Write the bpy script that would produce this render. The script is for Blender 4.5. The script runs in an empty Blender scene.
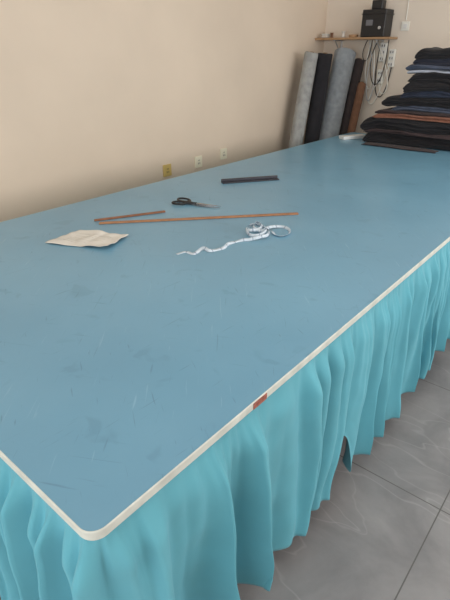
import bpy, bmesh, math, random
from mathutils import Vector, Matrix, noise
random.seed(7)
D=bpy.data
col=bpy.context.scene.collection

def lin(c):
    return tuple((v/255/12.92 if v/255<=0.04045 else ((v/255+0.055)/1.055)**2.4) for v in c)+(1,)

def mat(name,rgb,rough=0.6,metal=0.0,var=0.08,scale=8,bump=0.0,bscale=60,sheen=0,detail=4):
    m=D.materials.new(name); m.use_nodes=True
    nt=m.node_tree; b=nt.nodes['Principled BSDF']
    b.inputs['Roughness'].default_value=rough; b.inputs['Metallic'].default_value=metal
    if sheen: b.inputs['Sheen Weight'].default_value=sheen
    tc=nt.nodes.new('ShaderNodeTexCoord')
    n=nt.nodes.new('ShaderNodeTexNoise'); n.inputs['Scale'].default_value=scale; n.inputs['Detail'].default_value=detail
    nt.links.new(tc.outputs['Object'],n.inputs['Vector'])
    r=nt.nodes.new('ShaderNodeValToRGB'); c=lin(rgb)
    r.color_ramp.elements[0].position=0.3; r.color_ramp.elements[1].position=0.7
    r.color_ramp.elements[0].color=tuple(x*(1-var) for x in c[:3])+(1,)
    r.color_ramp.elements[1].color=tuple(min(1,x*(1+var)) for x in c[:3])+(1,)
    nt.links.new(n.outputs['Fac'],r.inputs['Fac']); nt.links.new(r.outputs['Color'],b.inputs['Base Color'])
    if bump:
        n2=nt.nodes.new('ShaderNodeTexNoise'); n2.inputs['Scale'].default_value=bscale
        nt.links.new(tc.outputs['Object'],n2.inputs['Vector'])
        bp=nt.nodes.new('ShaderNodeBump'); bp.inputs['Strength'].default_value=bump; bp.inputs['Distance'].default_value=0.01
        nt.links.new(n2.outputs['Fac'],bp.inputs['Height']); nt.links.new(bp.outputs['Normal'],b.inputs['Normal'])
    return m

def obj(name,bm,m,parent=None,smooth=False,loc=None):
    me=D.meshes.new(name); bm.normal_update(); bm.to_mesh(me); bm.free()
    for x in (m if isinstance(m,list) else [m]): me.materials.append(x)
    if smooth:
        for p in me.polygons: p.use_smooth=True
    o=D.objects.new(name,me); col.objects.link(o)
    if parent: o.parent=parent
    if loc: o.location=loc
    return o
def empty(name,loc=(0,0,0)):
    o=D.objects.new(name,None); col.objects.link(o); o.empty_display_size=0.1; o.location=loc
    return o
def boxbm(x0,x1,y0,y1,z0,z1,bev=0,seg=2,bm=None):
    bm2=bmesh.new(); bmesh.ops.create_cube(bm2,size=1)
    for v in bm2.verts:
        v.co=Vector(((x0+x1)/2+v.co.x*(x1-x0),(y0+y1)/2+v.co.y*(y1-y0),(z0+z1)/2+v.co.z*(z1-z0)))
    if bev: bmesh.ops.bevel(bm2,geom=bm2.edges[:],offset=bev,segments=seg,affect='EDGES',profile=0.5)
    if bm is None: return bm2
    me=D.meshes.new('t'); bm2.to_mesh(me); bm2.free(); bm.from_mesh(me); D.meshes.remove(me)
    return bm
def box(name,x0,x1,y0,y1,z0,z1,m,parent=None,bev=0.002,seg=2):
    return obj(name,boxbm(x0,x1,y0,y1,z0,z1,bev,seg),m,parent)
def cable(name,pts,r,m,parent=None,cyc=False):
    c=D.curves.new(name,'CURVE'); c.dimensions='3D'; c.bevel_depth=r; c.bevel_resolution=3; c.resolution_u=10
    s=c.splines.new('NURBS'); s.points.add(len(pts)-1)
    for p,q in zip(s.points,pts): p.co=(*q,1)
    s.order_u=4; s.use_endpoint_u=not cyc; s.use_cyclic_u=cyc
    o0=D.objects.new(name+'_c',c); col.objects.link(o0)
    bpy.context.view_layer.update()
    dg=bpy.context.evaluated_depsgraph_get()
    me=D.meshes.new_from_object(o0.evaluated_get(dg)); me.name=name
    D.objects.remove(o0); 
    me.materials.clear(); me.materials.append(m)
    for p in me.polygons: p.use_smooth=True
    o=D.objects.new(name,me); col.objects.link(o)
    if parent: o.parent=parent
    return o
def cyl(name,p0,p1,r,m,parent=None,seg=24,r2=None):
    bm=bmesh.new(); p0=Vector(p0);p1=Vector(p1); d=p1-p0
    bmesh.ops.create_cone(bm,cap_ends=True,segments=seg,radius1=r,radius2=r if r2 is None else r2,depth=d.length)
    q=d.to_track_quat('Z','Y').to_matrix().to_4x4()
    bm.transform(Matrix.Translation((p0+p1)/2)@q)
    o=obj(name,bm,m,parent)
    for p in o.data.polygons: p.use_smooth=len(p.vertices)==4
    return o

# ---------- room materials
M_wall=mat('wall_paint',(220,203,184),0.75,var=0.05,scale=1.3,bump=0.05,bscale=25)
M_wallb=mat('wall_paint_back',(226,214,200),0.75,var=0.03,scale=1.3,bump=0.05,bscale=25)
M_ceil=mat('ceiling_paint',(225,222,216),0.85,var=0.02)
M_white=mat('white_plastic',(232,230,222),0.4,var=0.02)
M_black=mat('black_plastic',(24,24,27),0.4,var=0.1)
M_frame=mat('aluminium_frame',(190,192,195),0.35,0.7,var=0.03)

def floor_mat():
    m=D.materials.new('grey_marble_tile'); m.use_nodes=True; nt=m.node_tree; b=nt.nodes['Principled BSDF']
    L=nt.links.new
    tc=nt.nodes.new('ShaderNodeTexCoord')
    n1=nt.nodes.new('ShaderNodeTexNoise'); n1.inputs['Scale'].default_value=2.6; n1.inputs['Detail'].default_value=10; n1.inputs['Roughness'].default_value=0.6; n1.inputs['Distortion'].default_value=0.5
    L(tc.outputs['Object'],n1.inputs['Vector'])
    r=nt.nodes.new('ShaderNodeValToRGB')
    r.color_ramp.elements[0].position=0.3; r.color_ramp.elements[0].color=lin((108,106,108))
    r.color_ramp.elements[1].position=0.7; r.color_ramp.elements[1].color=lin((148,145,145))
    L(n1.outputs['Fac'],r.inputs['Fac'])
    prev=r.outputs['Color']
    for rot,sc,st,w in ((0.9,(0.5,1.6,1),0.16,0.004),(-0.5,(0.7,1.4,1),0.12,0.004)):
        mpv=nt.nodes.new('ShaderNodeMapping'); mpv.inputs['Rotation'].default_value=(0,0,rot); mpv.inputs['Scale'].default_value=sc; mpv.inputs['Location'].default_value=(rot*7,3,0); L(tc.outputs['Object'],mpv.inputs['Vector'])
        n2=nt.nodes.new('ShaderNodeTexNoise'); n2.inputs['Scale'].default_value=1.1; n2.inputs['Detail'].default_value=4; n2.inputs['Roughness'].default_value=0.5; n2.inputs['Distortion'].default_value=0.1
        L(mpv.outputs[0],n2.inputs['Vector'])
        s=nt.nodes.new('ShaderNodeMath'); s.operation='SUBTRACT'; s.inputs[1].default_value=0.5; L(n2.outputs['Fac'],s.inputs[0])
        a=nt.nodes.new('ShaderNodeMath'); a.operation='ABSOLUTE'; L(s.outputs[0],a.inputs[0])
        r2=nt.nodes.new('ShaderNodeValToRGB'); r2.color_ramp.elements[0].position=0.0; r2.color_ramp.elements[0].color=(st,st,st,1)
        r2.color_ramp.elements[1].position=w; r2.color_ramp.elements[1].color=(0,0,0,1); L(a.outputs[0],r2.inputs['Fac'])
        mx=nt.nodes.new('ShaderNodeMixRGB'); L(r2.outputs['Color'],mx.inputs['Fac']); L(prev,mx.inputs[1]); mx.inputs[2].default_value=lin((200,197,194)); prev=mx.outputs[0]
    br=nt.nodes.new('ShaderNodeTexBrick'); br.offset=0; br.inputs['Scale'].default_value=1.0
    br.inputs['Brick Width'].default_value=0.8; br.inputs['Row Height'].default_value=0.8; br.inputs['Mortar Size'].default_value=0.0025
    br.inputs['Color1'].default_value=(1,1,1,1); br.inputs['Color2'].default_value=(1,1,1,1); br.inputs['Mortar'].default_value=(0,0,0,1)
    mp=nt.nodes.new('ShaderNodeMapping'); mp.inputs['Location'].default_value=(0.42,0.33,0); L(tc.outputs['Object'],mp.inputs['Vector']); L(mp.outputs[0],br.inputs['Vector'])
    mx2=nt.nodes.new('ShaderNodeMixRGB'); L(br.outputs['Color'],mx2.inputs['Fac']); mx2.inputs[1].default_value=lin((86,84,82)); L(prev,mx2.inputs[2])
    L(mx2.outputs[0],b.inputs['Base Color'])
    b.inputs['Roughness'].default_value=0.5
    return m
M_floor=floor_mat()

XL,XR,YF,YB,H=-2.468,3.0,-2.8,5.05,3.0
TH=0.12
box('floor',XL-TH,XR+TH,YF-TH,YB+TH,-0.1,0,M_floor,bev=0)
box('ceiling',XL-TH,XR+TH,YF-TH,YB+TH,H,H+0.1,M_ceil,bev=0)
box('wall_left',XL-TH,XL,YF-TH,YB+TH,0,H,M_wall,bev=0)
box('wall_back',XL,XR,YB,YB+TH,0,H,M_wallb,bev=0)
def wall_open(name,axis,p0,p1,a0,a1,o0,o1,z0,z1,m):
    bm=bmesh.new()
    for (u0,u1,w0,w1) in ((a0,o0,0,H),(o1,a1,0,H),(o0,o1,0,z0),(o0,o1,z1,H)):
        if u1-u0<1e-4 or w1-w0<1e-4: continue
        if axis=='x': boxbm(p0,p1,u0,u1,w0,w1,bm=bm)
        else: boxbm(u0,u1,p0,p1,w0,w1,bm=bm)
    return obj(name,bm,m)
wall_open('wall_right','x',XR,XR+TH,YF-TH,YB+TH,0.9,4.2,0.8,2.5,M_wall)
wall_open('wall_front','y',YF-TH,YF,XL,XR,-1.6,2.2,0.0,2.6,M_wall)
def window(name,axis,p,a0,a1,z0,z1,n):
    e=empty(name); w=0.05
    def b(nm,u0,u1,w0,w1):
        if axis=='x': box(nm,p,p+0.06,u0,u1,w0,w1,M_frame,e,0.003)
        else: box(nm,u0,u1,p,p+0.06,w0,w1,M_frame,e,0.003)
    b('rail_bottom',a0,a1,z0,z0+w); b('rail_top',a0,a1,z1-w,z1)
    for i in range(n+1):
        u=a0+(a1-a0-w)*i/n; b('stile_%d'%i,u,u+w,z0+w,z1-w)
window('window_1','x',XR+0.03,0.9,4.2,0.8,2.5,3)
window('window_2','y',YF-0.09,-1.6,2.2,0.0,2.6,4)

# ---------- table
def top_mat():
    m=D.materials.new('blue_pvc_table_surface'); m.use_nodes=True; nt=m.node_tree; b=nt.nodes['Principled BSDF']; L=nt.links.new
    tc=nt.nodes.new('ShaderNodeTexCoord')
    n=nt.nodes.new('ShaderNodeTexNoise'); n.inputs['Scale'].default_value=1.5; n.inputs['Detail'].default_value=7; L(tc.outputs['Object'],n.inputs['Vector'])
    r=nt.nodes.new('ShaderNodeValToRGB'); r.color_ramp.elements[0].position=0.3; r.color_ramp.elements[1].position=0.7
    r.color_ramp.elements[0].color=lin((105,153,179)); r.color_ramp.elements[1].color=lin((118,166,191)); L(n.outputs['Fac'],r.inputs['Fac'])
    prev=r.outputs['Color']
    specs=((0.5,(5,100,1),0.34,(66,104,128),0.69),(-0.9,(7,110,1),0.34,(66,104,128),0.69),(1.5,(6,120,1),0.34,(66,104,128),0.69),(2.6,(12,140,1),0.4,(60,98,122),0.70),(2.3,(6,120,1),0.3,(165,200,214),0.69),(0.1,(9,11,1),0.28,(84,128,152),0.64))
    for i,(rot,sc,st,cc,th) in enumerate(specs):
        mp=nt.nodes.new('ShaderNodeMapping'); mp.vector_type='TEXTURE'
        mp.inputs['Rotation'].default_value=(0,0,rot); mp.inputs['Scale'].default_value=(1/sc[0],1/sc[1],1); mp.inputs['Location'].default_value=(i*3.3,i*1.7,0)
        L(tc.outputs['Object'],mp.inputs['Vector'])
        nn=nt.nodes.new('ShaderNodeTexNoise'); nn.inputs['Scale'].default_value=1.0; nn.inputs['Detail'].default_value=2; nn.inputs['Distortion'].default_value=0.5; L(mp.outputs[0],nn.inputs['Vector'])
        rr=nt.nodes.new('ShaderNodeValToRGB'); rr.color_ramp.elements[0].position=th; rr.color_ramp.elements[0].color=(0,0,0,1)
        rr.color_ramp.elements[1].position=th+0.07; rr.color_ramp.elements[1].color=(st,st,st,1); L(nn.outputs['Fac'],rr.inputs['Fac'])
        mx=nt.nodes.new('ShaderNodeMixRGB'); L(rr.outputs['Color'],mx.inputs['Fac']); L(prev,mx.inputs[1]); mx.inputs[2].default_value=lin(cc); prev=mx.outputs[0]
    L(prev,b.inputs['Base Color'])
    b.inputs['Specular IOR Level'].default_value=0.7
    n3=nt.nodes.new('ShaderNodeTexNoise'); n3.inputs['Scale'].default_value=4; n3.inputs['Detail'].default_value=6; L(tc.outputs['Object'],n3.inputs['Vector'])
    mr=nt.nodes.new('ShaderNodeMapRange'); mr.inputs['To Min'].default_value=0.25; mr.inputs['To Max'].default_value=0.40; L(n3.outputs['Fac'],mr.inputs['Value']); L(mr.outputs[0],b.inputs['Roughness'])
    return m
M_top=top_mat()
M_edge=mat('white_edge_banding',(204,206,198),0.5,var=0.14,scale=18)
M_steel=mat('painted_steel',(150,152,155),0.4,0.6)
M_tag=mat('paper_tag',(156,92,78),0.6,var=0.35,scale=90)
TW,TL,TZ=1.84,4.7,0.85
def rrect(x0,x1,y0,y1,r,n=10):
    pts=[]
    for cx,cy,a in ((x1-r,y0+r,-90),(x1-r,y1-r,0),(x0+r,y1-r,90),(x0+r,y0+r,180)):
        for i in range(n+1):
            t=math.radians(a+90*i/n); pts.append((cx+r*math.cos(t),cy+r*math.sin(t)))
    return pts
table=empty('cutting_table')
def slab(name,loops,m,parent,midx=None):
    bm=bmesh.new(); rings=[[bm.verts.new((x,y,z)) for x,y in pts] for pts,z in loops]
    n=len(rings[0])
    for a,b in zip(rings,rings[1:]):
        for i in range(n): bm.faces.new((a[i],a[(i+1)%n],b[(i+1)%n],b[i]))
    bm.faces.new(rings[-1]); bm.faces.new(rings[0][::-1])
    bmesh.ops.recalc_face_normals(bm,faces=bm.faces[:])
    return obj(name,bm,m,parent)
def rr(d): return rrect(-TW+d,-d,d,TL-d,0.036-d*0.8)
slab('table_top_board',[(rr(0.0028),TZ-0.024),(rr(0.0028),TZ-0.0003)],M_top,table)
bm=bmesh.new()
prof=[(0.010,-0.024),(0.001,-0.024),(0,-0.022),(0,-0.003),(0.0005,-0.0012),(0.0014,0.0001),(0.0029,0.0)]
rings=[[bm.verts.new((x,y,TZ+dz)) for x,y in rr(d)] for d,dz in prof]
n=len(rings[0])
for a,b in zip(rings,rings[1:]):
    for i in range(n): bm.faces.new((a[i],a[(i+1)%n],b[(i+1)%n],b[i]))
bmesh.ops.recalc_face_normals(bm,faces=bm.faces[:])
obj('edge_band',bm,M_edge,table)
box('label_tag',0.0005,0.002,0.488,0.545,TZ-0.022,TZ-0.003,M_tag,table,0.0003)
LY=(0.12,1.40,2.45,3.52,TL-0.12)
for i,x in enumerate((-TW+0.09,-0.14)):
    box('rail_long_%d'%i,x,x+0.04,0.1,TL-0.1,TZ-0.08,TZ-0.025,M_steel,table)
for i,y in enumerate(LY):
    box('rail_cross_%d'%i,-TW+0.09,-0.10,y-0.02,y+0.02,TZ-0.08,TZ-0.025,M_steel,table)
k=0
for y in LY:
    for x in (-TW+0.11,-0.12):
        box('leg_%d'%k,x-0.02,x+0.02,y-0.02,y+0.02,0.09,TZ-0.08,M_steel,table)
        cyl('caster_wheel_%d'%k,(x-0.014,y,0.04),(x+0.014,y,0.04),0.04,M_black,table)
        box('caster_fork_%d'%k,x-0.022,x+0.022,y-0.022,y+0.022,0.078,0.092,M_steel,table)
        k+=1

# ---------- skirt
M_skirt=mat('turquoise_skirt_cloth',(94,166,182),0.92,var=0.06,scale=6,bump=0.12,bscale=14,sheen=0.08)
ins=0.010; R=0.03
path=[]
step=0.006
def seg(p,q):
    p=Vector(p);q=Vector(q);L=(q-p).length;n=int(L/step);d=(q-p)/L; nrm=Vector((d.y,-d.x))
    for i in range(n): path.append((p+d*L*i/n,nrm))
def arc(c,a0):
    n=12
    for i in range(n):
        t=math.radians(a0+90*i/n); nn=Vector((math.cos(t),math.sin(t))); path.append((Vector(c)+nn*R,nn))
x0,x1,y0,y1=-TW+ins,-ins,ins,TL-ins
seg((x0+R,y0),(x1-R,y0)); arc((x1-R,y0+R),-90)
seg((x1,y0+R),(x1,y1-R)); arc((x1-R,y1-R),0)
seg((x1-R,y1),(x0+R,y1)); arc((x0+R,y1-R),90)
seg((x0,y1-R),(x0,y0+R)); arc((x0+R,y0+R),180)
S=[0]; N=len(path)
for i in range(1,N): S.append(S[-1]+(path[i][0]-path[i-1][0]).length)
Ltot=S[-1]+step
def nz(x,seed,z=0):
    a=2*math.pi*x/Ltot; rad=Ltot/(2*math.pi)
    return noise.noise(Vector((math.cos(a)*rad*seed[0]+seed[1],math.sin(a)*rad*seed[0],z+seed[1])))
ROWS=60; ztop=TZ-0.0245; zb=0.115
bm=bmesh.new(); grid=[]
ph=[];acc=0
for i in range(N):
    acc+= step*(1+1.5*nz(S[i],(3.1,3.0)))
    ph.append(acc)
TAU=2*math.pi
for r in range(ROWS+1):
    t=r/ROWS; row=[]
    tt=t*t*(3-2*t)
    open_=min(1,t/0.16); open_=open_*open_*(3-2*open_)
    for i,(p,nrm) in enumerate(path):
        s=S[i]; ph_s=ph[i]
        drift=1.6*t*nz(s,(1.4,70))*3
        big=math.sin(TAU*ph_s/0.165+drift)
        big=abs((big+1)/2)**0.60*2-1
        med=math.sin(TAU*ph_s/0.077+3*nz(s,(3,9))+2.2*t*nz(s,(2.2,15))*3)
        fine=math.sin(TAU*ph_s/0.031+5*nz(s,(5,1))+2.0*t)
        mod=max(0.45,0.95+1.0*nz(s,(1.9,20),t*0.5))
        medmod=max(0.4,1.0+1.6*nz(s,(2.3,55),t*0.8))
        fold=big*mod*(0.009+0.035*tt**0.6)+med*medmod*0.0125*(1-0.35*t)+fine*0.003*max(0,1-t*1.3)
        off=0.004+0.020*open_+0.004*t+fold*open_+(med*0.002+fine*0.0015)*(1-open_)
        off+=0.020*noise.noise(Vector((p.x*4,p.y*4,t*2.5)))*t
        off+=0.005*noise.noise(Vector((p.x*13,p.y*13,t*7)))*open_
        off=max(off,-0.022*open_-0.006)
        tan=Vector((-nrm.y,nrm.x))
        sw=0.07*t*noise.noise(Vector((p.x*2.2+5,p.y*2.2,t*1.5)))+(0.004*open_+0.018*t)*math.cos(TAU*ph_s/0.165+drift)*mod
        zz=ztop+(zb-ztop)*t + t*0.06*nz(s,(1.2,40)) + t*t*0.014*big
        if p.x>-0.1:
            zz+=0.24*t**3*math.exp(-((p.y-1.10)/0.045)**2)
        q=p+nrm*off+tan*sw
        row.append(bm.verts.new((q.x,q.y,max(zz,0.01))))
    grid.append(row)
for a,b in zip(grid,grid[1:]):
    for i in range(N):
        bm.faces.new((a[i],b[i],b[(i+1)%N],a[(i+1)%N]))
bmesh.ops.recalc_face_normals(bm,faces=bm.faces[:])
sk=obj('table_skirt',bm,M_skirt,smooth=True)
so=sk.modifiers.new('thick','SOLIDIFY'); so.thickness=0.0012

# ---------- items on table
M_wood=mat('ruler_wood',(168,118,82),0.5,var=0.15,scale=30)
M_wood2=mat('stick_wood',(140,92,64),0.55,var=0.2,scale=30)
M_tick=mat('tick_ink',(50,35,25),0.6)
def stick(name,p,q,w,h,m,ticks=0):
    e=empty(name); p=Vector((*p,0));q=Vector((*q,0)); d=q-p; L=d.length; ang=math.atan2(d.y,d.x)
    e.location=(p.x,p.y,TZ+0.0008); e.rotation_euler=(0,0,ang)
    box('stick_body',0,L,-w/2,w/2,0,h,m,e,0.001)
    if ticks:
        bm=bmesh.new()
        for i in range(1,ticks):
            x=L*i/ticks; l=w*(0.5 if i%10==0 else 0.28)
            boxbm(x-0.0005,x+0.0005,w/2-l-0.002,w/2-0.002,h-0.0002,h+0.0002,bm=bm)
        obj('tick_marks',bm,M_tick,e)
    return e
stick('wooden_yardstick',(-1.425,1.085),(-0.738,1.869),0.022,0.007,M_wood,100)
stick('wooden_stick',(-1.480,1.095),(-1.312,1.435),0.016,0.008,M_wood2)
M_bar=mat('dark_grey_metal',(58,58,66),0.45,0.2,var=0.1)
e=empty('metal_weight_bar',(-1.483,2.116,TZ+0.0008)); e.rotation_euler=(0,0,math.atan2(.328,.224))
box('bar_body',0,0.397,-0.025,0.025,0,0.006,M_bar,e,0.001)
box('bar_rib',0.0,0.397,0.008,0.025,0.006,0.022,M_bar,e,0.002)

# paper
M_paper=mat('cream_paper',(222,217,208),0.8,var=0.04,scale=8)
M_ink=mat('faint_print',(204,198,188),0.8)
c0,c1,c2,c3=[Vector(v) for v in ((-1.390,.758),(-1.405,.960),(-1.172,1.064),(-1.100,.887))]
def pz(u,v):
    return TZ+0.0015+0.010*max(0,(u-0.5))*(1-v)+0.12*max(0,v-0.72)**1.5*(1.1-u)+0.005*(0.5+0.5*math.sin(v*10+u*4))+0.014*abs(noise.noise(Vector((u*3.4,v*3.4,1))))
def pp_(u,v):
    p=(c0*(1-u)+c1*u)*(1-v)+(c3*(1-u)+c2*u)*v
    return p+Vector((0.007*math.sin(v*7),0.007*math.sin(u*6)))
bm=bmesh.new(); G=28; g=[]
for i in range(G+1):
    row=[]
    for j in range(G+1):
        u=i/G;v=j/G; p=pp_(u,v); row.append(bm.verts.new((p.x,p.y,pz(u,v))))
    g.append(row)
for i in range(G):
    for j in range(G): bm.faces.new((g[i][j],g[i][j+1],g[i+1][j+1],g[i+1][j]))
mi=[]
for li in range(6):
    u=0.2+li*0.11; prev=None
    v1=0.8 if li%3 else 0.55
    for k in range(21):
        v=0.15+(v1-0.15)*k/20
        a=pp_(u,v);b=pp_(u+0.012,v)
        w=(bm.verts.new((a.x,a.y,pz(u,v)+0.0009)),bm.verts.new((b.x,b.y,pz(u+.012,v)+0.0009)))
        if prev: mi.append(bm.faces.new((prev[0],w[0],w[1],prev[1])))
        prev=w
for f in mi: f.material_index=1
bmesh.ops.recalc_face_normals(bm,faces=bm.faces[:])
o=obj('paper_sheet',bm,[M_paper,M_ink],smooth=True); o.modifiers.new('s','SOLIDIFY').thickness=0.0005

# scissors
M_blade=mat('scissor_steel',(150,152,156),0.25,0.9,var=0.05)
sc=empty('tailor_scissors',(-1.402,1.608,TZ+0.001)); sc.rotation_euler=(0,0,math.atan2(.061,.284))
def poly(name,pts,z0,z1,m,parent):
    bm=bmesh.new(); a=[bm.verts.new((x,y,z0)) for x,y in pts]; b=[bm.verts.new((x,y,z1)) for x,y in pts]; n=len(pts)
    bm.faces.new(a[::-1]); bm.faces.new(b)
    for i in range(n): bm.faces.new((a[i],a[(i+1)%n],b[(i+1)%n],b[i]))
    bmesh.ops.recalc_face_normals(bm,faces=bm.faces[:])
    return obj(name,bm,m,parent)
poly('blade_1',[(0.12,-0.010),(0.15,-0.014),(0.20,-0.012),(0.29,0.003),(0.20,0.006),(0.12,0.010)],0.004,0.007,M_blade,sc)
poly('blade_2',[(0.12,0.012),(0.15,0.016),(0.20,0.017),(0.285,0.020),(0.20,0.001),(0.12,-0.008)],0.008,0.011,M_blade,sc)
cyl('pivot',(0.14,0.001,0.003),(0.14,0.001,0.014),0.006,M_blade,sc)
def ell(cx,cy,a,b,rot=0,n=14):
    return [(cx+a*math.cos(t)*math.cos(rot)-b*math.sin(t)*math.sin(rot),cy+a*math.cos(t)*math.sin(rot)+b*math.sin(t)*math.cos(rot),0.009) for t in [2*math.pi*i/n for i in range(n)]]
cable('handle_1',ell(0.035,0.032,0.046,0.028,-0.25),0.0055,M_black,sc,True)
cable('handle_2',ell(0.04,-0.030,0.040,0.026,0.25),0.0055,M_black,sc,True)
cable('shank_1',[(0.07,0.018,0.009),(0.09,0.010,0.009),(0.11,0.002,0.0085),(0.14,-0.002,0.007)],0.007,M_black,sc)
cable('shank_2',[(0.07,-0.018,0.009),(0.09,-0.010,0.009),(0.11,-0.002,0.0095),(0.14,0.002,0.0095)],0.007,M_black,sc)

# measuring tape ribbon
M_tape=mat('tape_vinyl',(200,212,222),0.45,var=0.10,scale=60)
M_tk=mat('tape_ink',(150,164,182),0.6)
base=Vector((-.698,1.392)); rv=Vector((.7664,.6423)); fv=Vector((-.6423,.7664))
pp=[(-70,13,0,0),(-62,11,0.1,0),(-54,13,0.3,2),(-46,9,0.9,6),(-40,11,0.9,6),(-33,9.5,0.3,1),(-26,8,.7,3),(-22,5,1.0,3),(-14,2,0.2,0),(-6,1,.9,2),(2,1,1.1,8),(10,0,1,12),(18,-2,1.2,12),(20,-6,1.2,14),(14,-10,1.1,14),(4,-12,.9,18),(-3,-8,1,16),(0,-2,1.2,12),(10,-1,1.3,16),(18,-6,1.2,18),(11,-12,1.1,16),(2,-10,1.2,20),(-1,-5,1.1,20),(10,-6,1.0,20),(14,-10,1.0,22),(8,-13,1,22),(4,-8,1,20),(12,-5,1.0,16),(20,-9,.9,14),(28,-12,.8,8),(36,-12.5,.9,3),(42,-9,1.1,1),(40,-5,.7,1),(32,-3,.6,1),(26,-5,.3,2),(24,-8,.3,4)]
P=[]
for dx,dy,tw,h in pp:
    q=base+rv*dx*.00464-fv*dy*.0135; P.append((Vector((q.x,q.y,TZ+0.002+h*0.0012)),tw))
def cr(a,b,c,d,t): return 0.5*((2*b)+(c-a)*t+(2*a-5*b+4*c-d)*t*t+(-a+3*b-3*c+d)*t**3)
sm=[]
for i in range(len(P)-1):
    a=P[max(0,i-1)];b=P[i];c=P[i+1];d=P[min(len(P)-1,i+2)]
    for k in range(8):
        t=k/8; sm.append((cr(a[0],b[0],c[0],d[0],t),b[1]+(c[1]-b[1])*t))
bm=bmesh.new(); prev=None; W=0.0075
for i,(p,tw) in enumerate(sm):
    d=(sm[min(i+1,len(sm)-1)][0]-sm[max(0,i-1)][0]); d.z=0; d.normalize()
    side=Vector((-d.y,d.x,0)); wv=side*math.cos(tw)+Vector((0,0,1))*math.sin(tw)
    q=p.copy(); lift=W*math.sin(tw)
    q.z=max(q.z,TZ+0.0015+abs(lift))
    v=(bm.verts.new(q-wv*W),bm.verts.new(q+wv*W))
    if prev:
        f=bm.faces.new((prev[0],v[0],v[1],prev[1]))
        if i%9==0: f.material_index=1
    prev=v
o=obj('measuring_tape',bm,[M_tape,M_tk],smooth=True); s_=o.modifiers.new('s','SOLIDIFY'); s_.thickness=0.0006

# small white box on table far
e=empty('white_pattern_box'); e.location=(-1.70,4.19,TZ+0.001); e.rotation_euler=(0,0,1.1)
M_wb=mat('white_card',(222,222,220),0.6,var=0.02)
box('box_body',0,0.26,-0.04,0.04,0,0.026,M_wb,e,0.003)
box('box_lid',-0.002,0.262,-0.042,0.042,0.016,0.030,M_wb,e,0.002)

# ---------- folded fabrics
def cloth_layer(parent,name,x0,x1,y0,y1,z0,z1,m,seed,leaves=2):
    bm=bmesh.new(); nx=48; nc=80
    cz=(z0+z1)/2; hz=(z1-z0)/2; cy=(y0+y1)/2; hy=(y1-y0)/2
    rings=[]
    W_=x1-x0
    for i in range(nx+1):
        u=0.5-0.5*math.cos(math.pi*i/nx)
        dend=min(u,1-u)*W_/ (hz*1.1)
        e=math.sqrt(max(0,1-(1-min(1,dend))**2))*0.75+0.25
        x=x0+W_*u; ring=[]
        sag=0.35*hz*noise.noise(Vector((x*3,seed*1.9,0)))
        droop=-0.7*hz*max(0,1-min(u,1-u)*7)**2
        for j in range(nc):
            t=2*math.pi*j/nc; c=math.cos(t); s=math.sin(t)
            px=math.copysign(abs(c)**0.20,c); qz=math.copysign(abs(s)**0.75,s)
            crease=-0.013*(1-abs(math.sin(math.pi*leaves*(qz+1)/2))**0.4)
            y=cy+px*(hy+crease)+0.030*noise.noise(Vector((x*3.5,seed*3.1,qz*1.2+px)))+0.008*noise.noise(Vector((x*12,seed,qz*3)))
            z=cz+qz*hz*e+ (0.6*hz*noise.noise(Vector((x*5,y*5,seed*2.3))) if s>0 else 0)+sag+droop
            ex=0.03*noise.noise(Vector((y*5,qz*1.5,seed+u)))
            ring.append(bm.verts.new((x+ex,y,max(z,TZ+0.002))))
        rings.append(ring)
    for a,b in zip(rings,rings[1:]):
        for j in range(nc): bm.faces.new((a[j],a[(j+1)%nc],b[(j+1)%nc],b[j]))
    bm.faces.new(rings[0]); bm.faces.new(rings[-1][::-1])
    bmesh.ops.recalc_face_normals(bm,faces=bm.faces[:])
    return obj(name,bm,m,parent,smooth=True)
def cm(n,rgb): return mat('cloth_'+n,rgb,0.95,var=0.15,scale=20,bump=0.2,bscale=90,sheen=0.05)
C=dict(navy=cm('navy',(34,38,52)),black=cm('black',(27,26,30)),char=cm('charcoal',(46,46,54)),brown=cm('brown',(136,90,72)),blue=cm('slate',(72,80,98)),light=cm('light',(176,184,198)),grey=cm('grey',(88,88,98)),dbrown=cm('dark_brown',(56,44,46)),den=cm('denim',(40,48,66)))
fs=empty('folded_fabric_stack')
def pile(tag,x0,x1,y0,y1,z,layers):
    for i,(c,h) in enumerate(layers):
        j=lambda a:random.uniform(-a,a)
        cloth_layer(fs,'%s_cloth_%d'%(tag,i),x0+j(.045),x1+j(.03),y0+j(.02),y1+j(.01),z-0.08*h,z+h*1.14,C[c],i*1.7+len(tag)*3+x0,max(1,round(h/0.024)))
        z+=h*0.95
    return z
z1=pile('base',-1.47,-0.42,4.20,4.63,TZ+0.006,[('black',.095),('dbrown',.035),('black',.105)])
z2=pile('low',-1.40,-0.45,4.20,4.63,z1,[('brown',.040),('dbrown',.03)])
z3=pile('mid',-1.31,-0.48,4.23,4.64,z2,[('blue',.05),('black',.07)])
z4=pile('tall',-1.16,-0.46,4.22,4.62,z3,[('den',.06),('black',.08),('black',.065),('light',.026),('blue',.035),('navy',.06)])
z5=pile('crown',-1.11,-0.52,4.25,4.60,z4,[('black',.07)])
cloth_layer(fs,'front_cloth',-1.42,-0.75,4.05,4.18,TZ+0.003,TZ+0.014,C['dbrown'],3,1)

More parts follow.
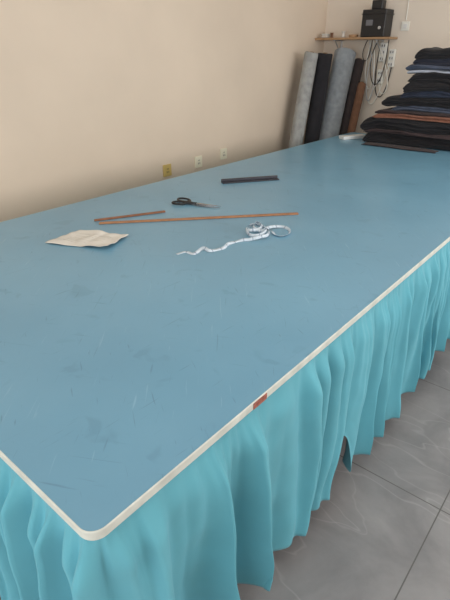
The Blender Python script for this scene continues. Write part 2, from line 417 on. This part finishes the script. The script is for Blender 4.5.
# ---------- fabric rolls
M_core=mat('cardboard_core',(150,118,84),0.8)
def roll(name,pa,pb,r,m):
    pa=Vector(pa);pb=Vector(pb); d=(pb-pa); 
    foot=pa-d*((pa.z-(0.012+r*0.25))/d.z)
    top=pb; ax=(top-foot); L=ax.length
    e=empty(name); 
    Q=Matrix.Translation(foot)@ax.to_track_quat('Z','Y').to_matrix().to_4x4()
    bm=bmesh.new(); n=48; rows=40; rings=[]
    prof=[(0.90,0)]+[(1.0,0.006+ (L-0.012)*k/rows) for k in range(rows+1)]+[(0.92,L),(0.75,L-0.003),(0.70,L+0.002),(0.50,L-0.004),(0.45,L+0.001),(0.30,L-0.005)]
    for f,z in prof:
        ring=[]
        for i in range(n):
            a=2*math.pi*i/n
            spiral=1-0.07*(i/n)
            rad=r*f*spiral*(1+0.04*noise.noise(Vector((math.cos(a)*2.5,math.sin(a)*2.5,z*2+r*50))))
            ring.append(bm.verts.new((rad*math.cos(a),rad*math.sin(a),z+0.006*math.sin(a*2+r*90)*(1 if z>L*0.9 else 0))))
        rings.append(ring)
    for a,b in zip(rings,rings[1:]):
        for i in range(n): bm.faces.new((a[i],a[(i+1)%n],b[(i+1)%n],b[i]))
    bm.faces.new(rings[0][::-1])
    bmesh.ops.recalc_face_normals(bm,faces=bm.faces[:])
    bm.transform(Q)
    obj('rolled_cloth',bm,m,e,smooth=True)
    bm=bmesh.new()
    prof=[(0.30*r,L-0.05),(0.30*r,L+0.012),(0.24*r,L+0.012),(0.24*r,L-0.05)]
    rings=[[bm.verts.new((q*math.cos(2*math.pi*i/24),q*math.sin(2*math.pi*i/24),z)) for i in range(24)] for q,z in prof]
    for a,b in zip(rings,rings[1:]):
        for i in range(24): bm.faces.new((a[i],a[(i+1)%24],b[(i+1)%24],b[i]))
    bm.faces.new(rings[-1][::-1]); bm.transform(Q)
    obj('core_tube',bm,M_core,e)
    return e
Rl=cm('roll_pale',(156,157,156)); Rg=cm('roll_grey',(142,148,154)); Rk=cm('roll_black',(34,33,38)); Rd=cm('roll_dark',(54,46,46)); Rb=cm('roll_brown',(120,86,66))
roll('fabric_roll',(-2.25,4.24,.73),(-2.27,4.463,1.60),0.072,Rl)
roll('fabric_roll',(-2.16,4.415,.74),(-2.19,4.60,1.59),0.080,Rk)
roll('fabric_roll',(-2.08,4.616,.75),(-2.09,4.85,1.62),0.115,Rg)
roll('fabric_roll',(-1.975,4.77,.78),(-1.955,4.93,1.54),0.052,Rd)
roll('fabric_roll',(-1.895,4.79,.8),(-1.885,4.90,1.32),0.045,Rb)

# ---------- shelf
M_board=mat('shelf_board',(166,132,98),0.55,var=0.15,scale=12)
sh=empty('wall_shelf')
box('board',-2.46,-1.63,4.83,5.049,1.725,1.745,M_board,sh)
for i,x in enumerate((-2.25,-1.78)):
    box('bracket_wall_%d'%i,x-0.01,x+0.01,5.035,5.049,1.58,1.725,M_frame,sh)
    box('bracket_arm_%d'%i,x-0.01,x+0.01,4.87,5.049,1.715,1.7249,M_frame,sh)
    cable('bracket_brace_%d'%i,[(x,5.04,1.60),(x,4.97,1.65),(x,4.90,1.715)],0.005,M_frame,sh)
zs=1.746
sp=empty('black_control_box')
box('housing',-1.95,-1.70,4.85,5.03,zs,zs+0.24,M_black,sp,0.008,3)
box('lid_lip',-1.955,-1.695,4.845,5.035,zs+0.195,zs+0.205,M_black,sp,0.003)
box('rating_label',-1.90,-1.83,4.848,4.851,zs+0.10,zs+0.15,mat('label',(110,110,115),0.5),sp,0.0005)
cyl('knob',(-1.75,4.852,zs+0.08),(-1.75,4.835,zs+0.08),0.014,M_frame,sp)
ad=empty('power_adapter')
box('adapter_body',-1.88,-1.77,4.89,4.98,zs+0.241,zs+0.32,M_black,ad,0.008,3)
box('adapter_plug',-1.905,-1.88,4.92,4.95,zs+0.26,zs+0.29,M_white,ad,0.003)
M_cup=mat('ceramic',(205,200,192),0.3)
def lathe(name,prof,m,loc,parent=None,n=24):
    bm=bmesh.new(); rings=[[bm.verts.new((r*math.cos(2*math.pi*i/n),r*math.sin(2*math.pi*i/n),z)) for i in range(n)] for r,z in prof]
    for a,b in zip(rings,rings[1:]):
        for i in range(n): bm.faces.new((a[i],a[(i+1)%n],b[(i+1)%n],b[i]))
    bm.faces.new(rings[0][::-1]); bm.faces.new(rings[-1]); bmesh.ops.recalc_face_normals(bm,faces=bm.faces[:])
    return obj(name,bm,m,parent,smooth=True,loc=loc)
lathe('thread_spool',[(0.02,0),(0.02,.004),(0.014,.006),(0.015,.04),(0.02,.043),(0.02,.047)],Rb,(-2.30,4.9,zs))
lathe('thread_spool',[(0.022,0),(0.022,.004),(0.016,.006),(0.017,.05),(0.022,.053),(0.022,.057)],M_cup,(-2.16,4.89,zs))
lathe('tape_roll',[(0.045,0),(0.047,.002),(0.047,.024),(0.045,.026),(0.03,.026),(0.028,.02)],M_board,(-2.05,4.91,zs))
spb=empty('small_parts_box')
box('tray',-2.40,-2.335,4.86,4.93,zs,zs+0.030,M_cup,spb,0.004)
box('lid',-2.402,-2.333,4.858,4.932,zs+0.030,zs+0.038,M_white,spb,0.002)
ps=empty('hanging_power_strips')
def strip(tag,x,z0,z1,w,n=3,y=5.049):
    e=ps
    box('strip_body_'+tag,x-w/2,x+w/2,y-0.035,y-0.001,z0,z1,M_white,e,0.010,3)
    hh=(z1-z0)/n
    for i in range(n):
        cz=z0+hh*(i+.5)
        box('socket_%s%d'%(tag,i),x-w*.32,x+w*.32,y-0.0375,y-0.034,cz-hh*.36,cz+hh*.36,M_wb,e,0.002)
        for s in (-1,1): box('slot_%s%d_%d'%(tag,i,s),x+s*0.012-0.004,x+s*0.012+0.004,y-0.0385,y-0.0374,cz-0.010,cz+0.010,M_black,e,0)
strip('a',-1.755,1.52,1.70,0.08)
strip('b',-1.655,1.47,1.64,0.07)
strip('c',-1.75,1.31,1.45,0.07,2)
cable('cord_a',[(-1.735,5.03,1.52),(-1.735,5.02,1.42),(-1.80,5.02,1.25),(-1.86,5.02,1.14),(-1.80,5.02,1.08),(-1.74,5.02,1.2),(-1.70,5.02,1.38),(-1.66,5.03,1.5)],0.006,M_white,ps)
cable('cord_b',[(-1.645,5.03,1.47),(-1.65,5.02,1.32),(-1.70,5.02,1.15),(-1.78,5.02,1.2),(-1.81,5.02,1.4),(-1.80,5.02,1.6),(-1.79,5.03,1.7)],0.0055,M_black,ps)
cable('cord_c',[(-1.75,5.03,1.33),(-1.75,5.02,1.25),(-1.68,5.02,1.18),(-1.64,5.02,1.30),(-1.70,5.0,1.5),(-1.78,4.99,1.66),(-1.83,4.98,1.72)],0.0055,M_white,ps)
cable('loop_1',[(-1.88,4.99,1.72),(-1.93,5.0,1.5),(-1.90,5.01,1.3),(-1.84,5.01,1.22),(-1.80,5.01,1.4),(-1.84,5.01,1.6),(-1.86,4.99,1.72)],0.005,M_white,ps)
cable('loop_2',[(-1.92,4.98,1.72),(-1.98,4.99,1.62),(-1.95,5.0,1.48),(-1.88,5.0,1.55),(-1.87,4.98,1.72)],0.0045,M_black,ps)
cable('loop_3',[(-1.80,4.98,1.72),(-1.88,5.0,1.60),(-1.86,5.0,1.36),(-1.77,5.0,1.26),(-1.70,5.0,1.44),(-1.70,5.0,1.62),(-1.69,4.98,1.72)],0.005,M_black,ps)
cable('loop_4',[(-1.82,4.99,1.72),(-1.90,5.0,1.46),(-1.88,5.0,1.18),(-1.82,5.0,1.10),(-1.79,5.0,1.3),(-1.83,5.0,1.5),(-1.90,5.0,1.66),(-1.90,4.99,1.72)],0.0045,M_frame,ps)
wc=empty('wall_cable')
cable('conduit',[(-1.57,5.044,1.89),(-1.575,5.044,2.1),(-1.58,5.044,2.6),(-1.58,5.044,2.99)],0.004,M_white,wc)
ws=empty('wall_switch')
box('plate',-1.61,-1.53,5.041,5.0495,1.80,1.88,M_white,ws,0.002)
box('rocker',-1.59,-1.55,5.037,5.0415,1.82,1.86,M_wb,ws,0.002)

# outlets on left wall
M_brass=mat('yellowed_plastic',(202,176,108),0.4,var=0.05)
M_cream=mat('cream_plastic',(236,230,208),0.4,var=0.03)
for y,z,m in ((2.546,.72,M_brass),(2.938,.73,M_cream),(3.293,.75,M_cream)):
    e=empty('wall_outlet')
    box('plate',XL+0.0005,XL+0.012,y-0.046,y+0.046,z-0.05,z+0.05,m,e,0.003)
    box('insert',XL+0.012,XL+0.014,y-0.030,y+0.030,z-0.030,z+0.030,m,e,0.001)
    for dy in (-0.010,0.010): box('slot_%.3f'%dy,XL+0.0138,XL+0.0145,y+dy-0.003,y+dy+0.003,z-0.02,z-0.004,M_black,e,0)
    for dy in (-0.007,0.007): box('slot_u%.3f'%dy,XL+0.0138,XL+0.0145,y+dy-0.002,y+dy+0.002,z+0.008,z+0.020,M_black,e,0)

# ---------- lights
def area(name,loc,rot,sx,sy,power,colr):
    l=D.lights.new(name,'AREA'); l.shape='RECTANGLE'; l.size=sx; l.size_y=sy; l.energy=power; l.color=colr
    o=D.objects.new(name,l); col.objects.link(o); o.location=loc; o.rotation_euler=rot; return o
area('window_daylight_right',(XR+0.2,2.55,1.65),(0,math.radians(90),0),1.7,3.3,112,(1,0.98,0.96))
area('window_daylight_front',(0.3,YF-0.2,1.4),(math.radians(90),0,0),3.8,2.4,95,(1,0.98,0.95))
for i,y in enumerate((0.5,3.2)):  # unseen ceiling fixtures, added to give the room more light
    e=empty('added_ceiling_light')
    box('housing',-0.6,0.6,y-0.06,y+0.06,H-0.05,H-0.001,M_white,e,0.005)
    area('added_fill_light_%d'%i,(0,y,H-0.055),(0,0,0),1.15,0.1,12,(1,0.97,0.92)).parent=e

w=D.worlds.new('World'); bpy.context.scene.world=w; w.use_nodes=True
bg=w.node_tree.nodes['Background']; bg.inputs[0].default_value=(0.85,0.92,1,1); bg.inputs[1].default_value=0.8

cam=D.cameras.new('camera'); co=D.objects.new('camera',cam); col.objects.link(co)
co.location=(0.537,-0.263,1.63); co.rotation_euler=(math.radians(90-27.96),0,math.radians(39.97))
cam.sensor_fit='AUTO'; cam.sensor_width=36; cam.lens=28.26; cam.clip_start=0.02
bpy.context.scene.camera=co
bpy.context.scene.view_settings.view_transform='Standard'
bpy.context.scene.view_settings.exposure=0
